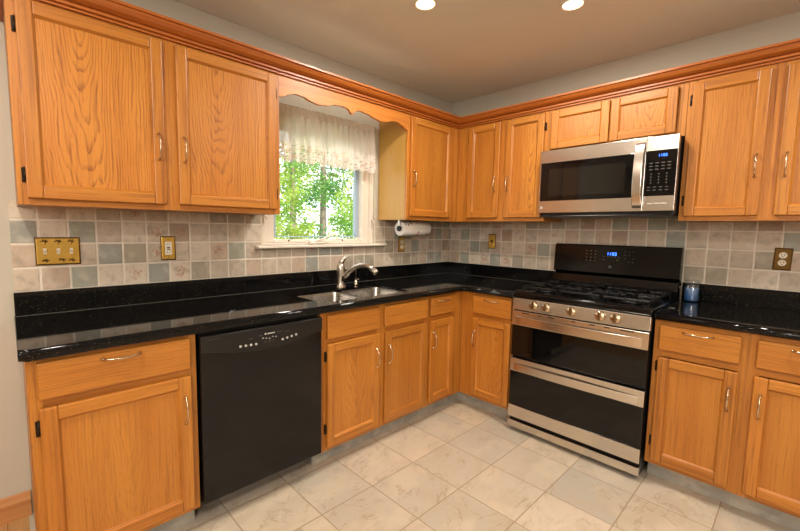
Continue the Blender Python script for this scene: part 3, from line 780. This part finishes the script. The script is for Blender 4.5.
# ------------------------------------------------------------------ range
def build_range():
    X0 = 1.038; w = .760
    t = thing('gas_range', 'stainless double-oven gas range with black glass doors against the tiled wall', 'range', (X0, 0, 0))
    b = MB(); b.box(.004, w-.004, -.634, -.012, .030, .893, 'black_s'); b.build('oven_body', t)
    # rounded black cooktop
    b = MB(); b.box(0, w, -.652, -.03, .880, .915, 'black', .012, 4)
    ct = b.build('cooktop', t)
    b = MB()
    b.sweep([(0, .914), (.012, .914), (.010, .921), (.002, .921)], [(.010, -.635, 0, 1), (w-.010, -.635, 0, 1)], 'black')
    b.box(.006, .018, -.63, -.09, .913, .921, 'black', .003); b.box(w-.018, w-.006, -.63, -.09, .913, .921, 'black', .003); b.build('cooktop_rim', ct)
    # burners and grates
    for bx, by, r in ((.14, -.48, .045), (.14, -.22, .038), (.38, -.35, .055), (.62, -.48, .05), (.62, -.22, .036)):
        b = MB(); b.lathe([(r+.012, .9152), (r+.010, .922), (r, .924), (r, .930), (r-.006, .935), (.004, .936)], (bx, by, 0), (0, 0, 1), 'iron', 28); b.build('burner', ct)
    def grate(x0, x1, legs):
        b = MB(); y0, y1 = -.600, -.105; z0, z1 = .934, .950; q = .0055
        def bar(ax0, ax1, ay0, ay1, zz=z1): b.box(min(ax0, ax1), max(ax0, ax1), min(ay0, ay1), max(ay0, ay1), zz-.013, zz, 'iron', .003, 1)
        bar(x0, x1, y0, y0+.012); bar(x0, x1, y1-.012, y1); bar(x0, x0+.012, y0, y1); bar(x1-.012, x1, y0, y1)
        ym = (y0+y1)/2; bar(x0, x1, ym-.006, ym+.006)
        cx = (x0+x1)/2
        for cy in ((y0+ym)/2, (ym+y1)/2):
            hh = (ym-y0)/2
            bar(cx-q, cx+q, cy+.028, cy+hh, z1+.006); bar(cx-q, cx+q, cy-hh, cy-.028, z1+.006)
            bar(x0, cx-.028, cy-q, cy+q, z1+.006); bar(cx+.028, x1, cy-q, cy+q, z1+.006)
            for sx in (-1, 1):
                bar(cx+sx*(x1-x0)*.27-q, cx+sx*(x1-x0)*.27+q, cy-hh, cy+hh, z1+.003)
        for lx in (x0+.001, x1-.013):
            for ly in (y0+.001, ym-.006, y1-.013): b.box(lx, lx+.012, ly, ly+.012, .9152, .945, 'iron', .002, 1)
        b.build('grate', ct)
    grate(.028, .257, 1); grate(.263, .497, 1); grate(.503, .732, 1)
    # sloped control panel
    b = MB(); b.prism([(-.634, .806), (-.668, .806), (-.660, .879), (-.634, .879)], 'x', .002, w-.002, 'steel', .003); cp = b.build('control_panel', t)
    sl = math.atan2(.008, .073); ax = Vector((0, -cos(sl), sin(sl)))
    for kx in (.144, .221, .370, .522, .600):
        o = Vector((kx, -.6638, .846))
        b = MB(); b.lathe([(.0275, 0), (.0275, .004), (.0255, .006), (.0250, .014), (.0235, .0165), (.003, .0168)], o, ax, 'pull', 28); k = b.build('knob', cp)
        g = MB(); c = o+ax*.0230; g.box(c.x-.0062, c.x+.0062, c.y-.007, c.y+.007, c.z-.0225, c.z+.0225, 'knobgrip', .003); g.build('knob_grip', k)
        g = MB(); g.box(kx-.036, kx-.031, -.6648, -.6635, .846, .851, 'mark_d'); g.build('printed_mark', cp)
    # ovens
    def oven(name, zt, zb, zg1, zg0, slots):
        d = MB(); d.box(.004, w-.004, -.660, -.636, zb, zt, 'black', .003); o = d.build(name, t)
        d = MB(); d.box(.006, w-.006, -.664, -.6602, zg0, zg1, 'glass_k', .0015); d.build('oven_glass', o)
        d = MB(); d.box(.004, w-.004, -.670, -.6602, zg1+.001, zt-.001, 'steel', .003); bd = d.build('top_band', o)
        # bowed bar handle spanning the band
        n = 20; zt2, zb2 = zt-.034, zg1+.008
        outer = [(.030+(w-.06)*k/n, -.672-.020*(1-(2*k/n-1)**2)**.55) for k in range(n+1)]
        inner = [(x, min(y+.012, -.6705)) for x, y in outer]
        d = MB(); d.prism(outer+inner[::-1], 'z', zb2, zt2, 'steel', .002); d.build('handle', o)
        if slots:
            for xa, xb in ((.072, .118), (.172, .200), (.238, .272), (.375, .395), (.470, .500), (.545, .575), (.625, .690)):
                d = MB(); d.box(xa, xb, -.6712, -.670, zt-.0135, zt-.0075, 'black_s'); d.build('vent_slot', bd)
        return o
    oven('upper_oven_door', .800, .502, .706, .510, True)
    lo = oven('lower_oven_door', .492, .096, .404, .180, False)
    b = MB(); b.box(.004, w-.004, -.670, -.6602, .099, .1785, 'steel', .003); b.build('bottom_band', lo)
    b = MB(); b.box(.004, w-.004, -.668, -.634, .030, .076, 'steel', .003); b.build('kick_panel', t)
    for fx in (.05, w-.05):
        for fy in (-.58, -.08):
            b = MB(); b.lathe([(.018, .0005), (.018, .03)], (fx, fy, 0), (0, 0, 1), 'black_s', 14); b.build('foot', t)
    # backguard
    b = MB(); b.prism([(-.012, .90), (-.100, .9155), (-.103, .955), (-.092, 1.006), (-.060, 1.012), (-.060, .975), (-.012, .975)], 'x', .002, w-.002, 'black', .004); b.build('back_vent', t)
    b = MB(); b.prism([(-.014, .98), (-.055, 1.016), (-.088, 1.024), (-.072, 1.212), (-.064, 1.218), (-.014, 1.218)], 'x', .0, w, 'black', .004); bg = b.build('backguard', t)
    sl = math.atan2(.016, .188)
    # legend on the leaning face: built flat, then leaned with the panel
    m = 'mark_d'
    def add(x, z, wd, h, mm, nm='printed_key'):
        b = MB(); b.box(x, x+wd, -.0006, 0, z, z+h, mm); b.build(nm, bg, (0, -.0879, 1.026), (-sl, 0, 0))
    for r in range(4):
        for c in range(3): add(.218+c*.028, .146-r*.022, .008, .006, m)
    for k in range(5): add(.330+k*.022, .112, .010, .004, m)
    add(.330, .092, .010, .004, m); add(.412, .092, .010, .005, m)
    for r in range(4):
        for c in range(3):
            if (r+c) % 4 != 3: add(.455+c*.024, .150-r*.022, .006, .004, m)
    b = MB(); b.box(.364, .386, -.0006, 0, .040, .044, m); b.box(.367, .383, -.0006, 0, .046, .056, m); b.build('logo', bg, (0, -.0879, 1.026), (-sl, 0, 0))
    b = MB(); digits(b, '11:03', .348, .124, .020, 0, 'led'); b.build('clock_display', bg, (0, -.0885, 1.026), (-sl, 0, 0))
build_range()

# ------------------------------------------------------------------ microwave
def build_microwave():
    X0 = 1.0475; w = .752
    t = thing('microwave', 'stainless over-the-range microwave with black glass window above the range', 'microwave', (X0, 0, 0))
    z0, z1 = 1.408, 1.8285
    b = MB(); b.box(.002, w-.002, -.366, -.012, z0, z1-.001, 'black_s', .003); b.build('microwave_body', t)
    b = MB(); b.box(.004, w-.004, -.385, -.05, z0-.012, z0-.0005, 'black_s', .004); b.build('vent_base', t)
    xs = .604
    b = MB(); b.box(0, xs, -.398, -.367, 1.425, z1-.001, 'steel', .0015); d = b.build('door', t)
    b = MB(); b.box(.008, .553, -.4005, -.3984, 1.502, 1.748, 'glass_k', .001); g = b.build('window_surround', d)
    b = MB(); b.box(.062, .510, -.4018, -.4007, 1.532, 1.705, 'glass_w'); b.build('window_glass', g)
    n = 22
    outer = [(-.400-.010-.036*(1-(2*k/n-1)**2)**.6, 1.442+.360*k/n) for k in range(n+1)]
    inner = [(min(y+.014, -.3985), z) for y, z in outer]
    b = MB(); b.prism(outer+inner[::-1], 'x', .557, .602, 'steel_v', .003); b.build('handle', d)
    b = MB(); b.box(.014, .020, -.3992, -.398, 1.452, 1.462, 'mark'); b.box(.023, .029, -.3992, -.398, 1.452, 1.462, 'mark'); b.box(.014, .029, -.3992, -.398, 1.4645, 1.467, 'mark'); b.build('logo_badge', d)
    b = MB(); b.box(xs+.0015, w, -.398, -.367, 1.425, z1-.001, 'steel', .0015); c = b.build('control_side', t)
    b = MB(); b.box(xs+.0025, w-.0015, -.4005, -.3984, 1.506, 1.752, 'glass_k', .001); p = b.build('control_panel', c)
    y = -.4006
    def key(x0, x1, y0, y1, z0, z1, m):
        b = MB(); b.box(x0, x1, y0, y1, z0, z1, m); b.build('key', p)
    for r in range(3):
        for k in range(4): key(.625+k*.028, .641+k*.028, y-.0005, y, 1.682-r*.017, 1.687-r*.017, 'mark_d')
    for r in range(4):
        for k in range(3): key(.634+k*.036, .640+k*.036, y-.0005, y, 1.622-r*.016, 1.628-r*.016, 'mark_d')
    for r in range(2):
        for k in range(4): key(.622+k*.028, .636+k*.028, y-.0005, y, 1.552-r*.016, 1.556-r*.016, 'mark_d')
    b = MB(); digits(b, '11:03', .662, 1.717, .014, y, 'led'); b.build('clock_display', p)
    for k in range(3):
        b = MB(); b.box(.628+k*.032, .654+k*.032, -.3995, -.398, 1.462, 1.468, 'mark'); b.build('lower_button', c)
build_microwave()

# ------------------------------------------------------------------ ceiling lights
def build_ceiling_lights():
    for i, (x, y, lab) in enumerate([(.884, -1.40, 'round recessed ceiling light nearer the window wall, left of the other'), (1.403, -.875, 'round recessed ceiling light nearer the microwave wall, right of the other'),
                                   (2.9, -1.2, None), (1.2, -3.3, None), (2.9, -3.0, None), (2.3, -4.7, None)]):
        if lab:
            t = thing('ceiling_light', lab, 'ceiling light', (x, y, ZCEIL), 0, 'recessed ceiling lights')
            b = MB(); b.lathe([(.060, -.0005), (.060, -.004), (.055, -.007), (.048, -.005), (.047, -.0005)], (0, 0, 0), (0, 0, 1), 'white', 36, False); b.build('trim_ring', t)
            b = MB(); b.lathe([(.046, -.001), (.044, -.004), (.025, -.006), (.004, -.0065)], (0, 0, 0), (0, 0, 1), 'bulb', 32); b.build('bulb_lens', t)
            l = lamp('lamp', 'AREA', (0, 0, -.012), (0, 0, -1), 13, (1.0, .92, .80), .11); l.parent = t
        else:
            lamp('room_downlight', 'AREA', (x, y, ZCEIL-.003), (x, y, 0), 18, (1.0, .92, .80), .14)
build_ceiling_lights()

# ------------------------------------------------------------------ curtain, towels, plates, jar
def build_small():
    # lace valance curtain
    t = thing('lace_curtain', 'cream lace valance curtain gathered on a rod over the window', 'curtain', (0, 0, 0))
    ya, yb = -1.835, -.995; n = 260; V = []; F = []
    zs = [2.052, 2.040, 2.024, 2.010, 1.998, 1.985, 1.97, 1.93, 1.88, 1.83, 1.79, 1.76, 1.742, 1.725]
    rr = random.Random(4); ph = [rr.uniform(0, 6.28) for _ in range(6)]
    for i in range(n+1):
        s = i/n; y = ya+(yb-ya)*s
        f = sin(s*2*pi*17+ph[0]+1.3*sin(s*9))*.6+sin(s*2*pi*29+ph[1])*.3+.35*sin(s*2*pi*7+ph[2])
        g = sin(s*2*pi*34+ph[3])*.5+sin(s*2*pi*51+ph[4])*.4
        sc = abs(sin(s*pi*9.5+.4))
        for j, z in enumerate(zs):
            k = j/(len(zs)-1)
            if z >= 2.0: x = .046+.008*(f*.6+g*.5)+(.004 if z > 2.01 else 0); zz = z+(.006*g if j == 0 else 0)
            else:
                x = .046+(.010+.018*k)*f; zz = z
                if k > .6: zz = z-(.022*sc-.008)*((k-.6)/.4)
            V.append((x, y+.006*g*k, zz))
    m = len(zs)
    for i in range(n):
        for j in range(m-1): a = i*m+j; F.append((a, a+m, a+m+1, a+1))
    me = bpy.data.meshes.new('lace_panel'); me.from_pydata(V, [], F); me.materials.append(M['lace'])
    for p in me.polygons: p.use_smooth = True
    o = bpy.data.objects.new('lace_panel', me); COL.objects.link(o); o.parent = t
    b = MB(); b.tube([(.0005, ya-.006, 2.006), (.034, ya-.006, 2.006), (.041, ya, 2.006), (.041, (ya+yb)/2, 2.006), (.041, yb, 2.006), (.034, yb+.006, 2.006), (.0005, yb+.006, 2.006)], .005, 'white', 8); b.build('curtain_rod', t)
    # paper towel holder and roll under the corner wall cabinet
    cx, y0, y1, cz = .17, -.825, -.522, 1.3075
    t = thing('paper_towel_holder', 'metal paper towel holder screwed under the wall cabinet', 'towel holder', (cx, (y0+y1)/2, ZU))
    L = (y1-y0)/2
    b = MB(); b.box(-.02, .02, -L-.014, L+.014, -.004, -.0005, 'nickel', .001); b.build('mounting_plate', t)
    for s in (-1, 1):
        b = MB(); yy = s*(L+.010)
        b.box(-.008, .008, yy-.0015, yy+.0015, -.066, -.004, 'nickel', .0005); b.lathe([(.021, -.003), (.021, .003)], (0, yy, -.0645), (0, 1, 0), 'iron', 18)
        b.lathe([(.006, -.022), (.006, .0)] if s > 0 else [(.006, 0), (.006, .022)], (0, yy, -.0645), (0, 1, 0), 'nickel', 12); b.build('arm', t)
    r = thing('paper_towel_roll', 'roll of printed white paper towels hanging under the wall cabinet', 'paper towels', (cx, (y0+y1)/2, cz))
    b = MB(); R = .056
    b.lathe([(R-.004, -L), (R, -L+.003), (R, L-.003), (R-.004, L)], (0, 0, 0), (0, 1, 0), 'towel', 40, False)
    for s in (-1, 1):
        pr = [(.021, s*L), (R-.004, s*L)]; b.lathe(pr, (0, 0, 0), (0, 1, 0), 'towel_end', 40, False)
    b.build('towel_sheets', r)
    b = MB(); b.lathe([(.021, -L), (.021, L), (.0185, L), (.0185, -L), (.021, -L)], (0, 0, 0), (0, 1, 0), 'antique', 28, False); b.build('cardboard_core', r)
    # wall plates (local x across, z up, facing -y)
    def plate(name, label, cat, loc, rz, w, h, tilt=0.0, m='brass'):
        t = thing(name, label, cat, loc, rz); t.rotation_euler = (0, tilt, rz)
        b = MB(); b.box(-w/2, w/2, -.0035, -.0004, -h/2, h/2, 'antique', .001); b.build('plate_edge', t)
        b = MB(); b.box(-w/2+.004, w/2-.004, -.007, -.0036, -h/2+.004, h/2-.004, m, .0025, 2); b.build('face_plate', t)
        return t
    def screws(t, pts):
        b = MB()
        for x, z in pts: b.lathe([(.0035, 0), (.0035, .0012), (.001, .002)], (x, -.007, z), (0, -1, 0), 'brass', 10)
        b.build('screws', t)
    def toggle(t, x, m='white_p'):
        b = MB(); b.box(x-.006, x+.006, -.0082, -.0071, -.013, .013, m, .0006); b.prism([(-.0082, -.006), (-.019, .004), (-.019, .009), (-.0082, .006)], 'x', x-.0045, x+.0045, m, .001); b.build('toggle', t)
    def receptacle(t, z, gf=False):
        b = MB(); b.lathe([(.0165, 0), (.0165, .0015)], (0, -.0070, z), (0, -1, 0), 'white_p', 24)
        for sx in (-.006, .006): b.box(sx-.0012, sx+.0012, -.0091, -.0086, z-.001, z+.008, 'black_s')
        b.lathe([(.0026, 0), (.0026, .0006)], (0, -.0086, z-.008), (0, -1, 0), 'black_s', 10); b.build('receptacle', t)
    xf = .0085
    t = plate('switch_plate', 'wide brass three-switch plate on the tile at the far left of the counter', 'switch', (xf, -2.841, 1.181), A90, .158, .124)
    for x in (-.046, 0, .046): toggle(t, x)
    screws(t, [(x, z) for x in (-.046, 0, .046) for z in (-.032, .032)])
    for cx2, cz2 in ((-.046, .044), (0, .044), (.046, .044), (-.046, -.042), (.012, -.040), (.046, -.042)):
        b = MB()
        for a in range(5):
            q = radians(-60+a*60); b.tube([(cx2, -.0074, cz2), (cx2+.009*cos(q), -.0082, cz2+.006*sin(q)), (cx2+.015*cos(q), -.0074, cz2+.009*sin(q))], [.001, .0028, .0006], 'antique', 6)
        b.build('leaf_ornament', t)
    t = plate('outlet_plate', 'brass outlet plate with reset buttons on the left wall tile, under the large wall cabinet', 'outlet', (xf, -2.393, 1.184), A90, .071, .125)
    b = MB(); b.box(-.017, .017, -.0085, -.0071, -.034, .034, 'white_p', .0006); rc = b.build('outlet_body', t)
    b = MB(); b.box(-.007, .007, -.0095, -.0086, .001, .007, 'black_s'); b.box(-.007, .007, -.0095, -.0086, -.008, -.002, 'antique')
    for z in (.02, -.022):
        for sx in (-.006, .006): b.box(sx-.0012, sx+.0012, -.0090, -.0086, z-.002, z+.007, 'black_s')
    b.build('test_buttons', rc); screws(t, [(0, .048), (0, -.048)])
    t = plate('outlet_plate', 'brass outlet plate partly hidden below the paper towel roll', 'outlet', (xf, -.641, 1.178), A90, .070, .122)
    receptacle(t, .02); receptacle(t, -.02); screws(t, [(0, 0)])
    t = plate('switch_plate', 'brass single switch plate on the back wall tile near the corner', 'switch', (.470, -xf, 1.212), 0, .070, .122)
    toggle(t, 0, 'antique'); screws(t, [(0, .03), (0, -.03)])
    t = plate('outlet_plate', 'tilted brass duplex outlet plate on the back wall at the right', 'outlet', (2.222, -xf, 1.175), 0, .071, .119, .03, 'brass_d')
    receptacle(t, .02); receptacle(t, -.02); screws(t, [(0, 0)])
    # candle jar
    t = thing('candle_jar', 'blue candle in a glass jar with a clear lid beside the range', 'candle', (1.862, -.088, ZC))
    b = MB(); b.lathe([(.030, .004), (.0335, .010), (.0335, .080), (.030, .082)], (0, 0, 0), (0, 0, 1), 'candle', 32); b.build('wax', t)
    b = MB(); b.lathe([(.030, .0008), (.036, .005), (.037, .012), (.037, .088), (.033, .098), (.032, .104), (.0305, .104), (.0315, .097), (.0352, .087), (.0352, .012), (.031, .003), (.03, .0008)], (0, 0, 0), (0, 0, 1), 'jar', 32, False); b.build('glass_jar', t)
    b = MB(); b.lathe([(.031, .1045), (.036, .106), (.036, .122), (.033, .127), (.012, .129), (.003, .1292)], (0, 0, 0), (0, 0, 1), 'jar', 32); b.build('lid', t)
build_small()
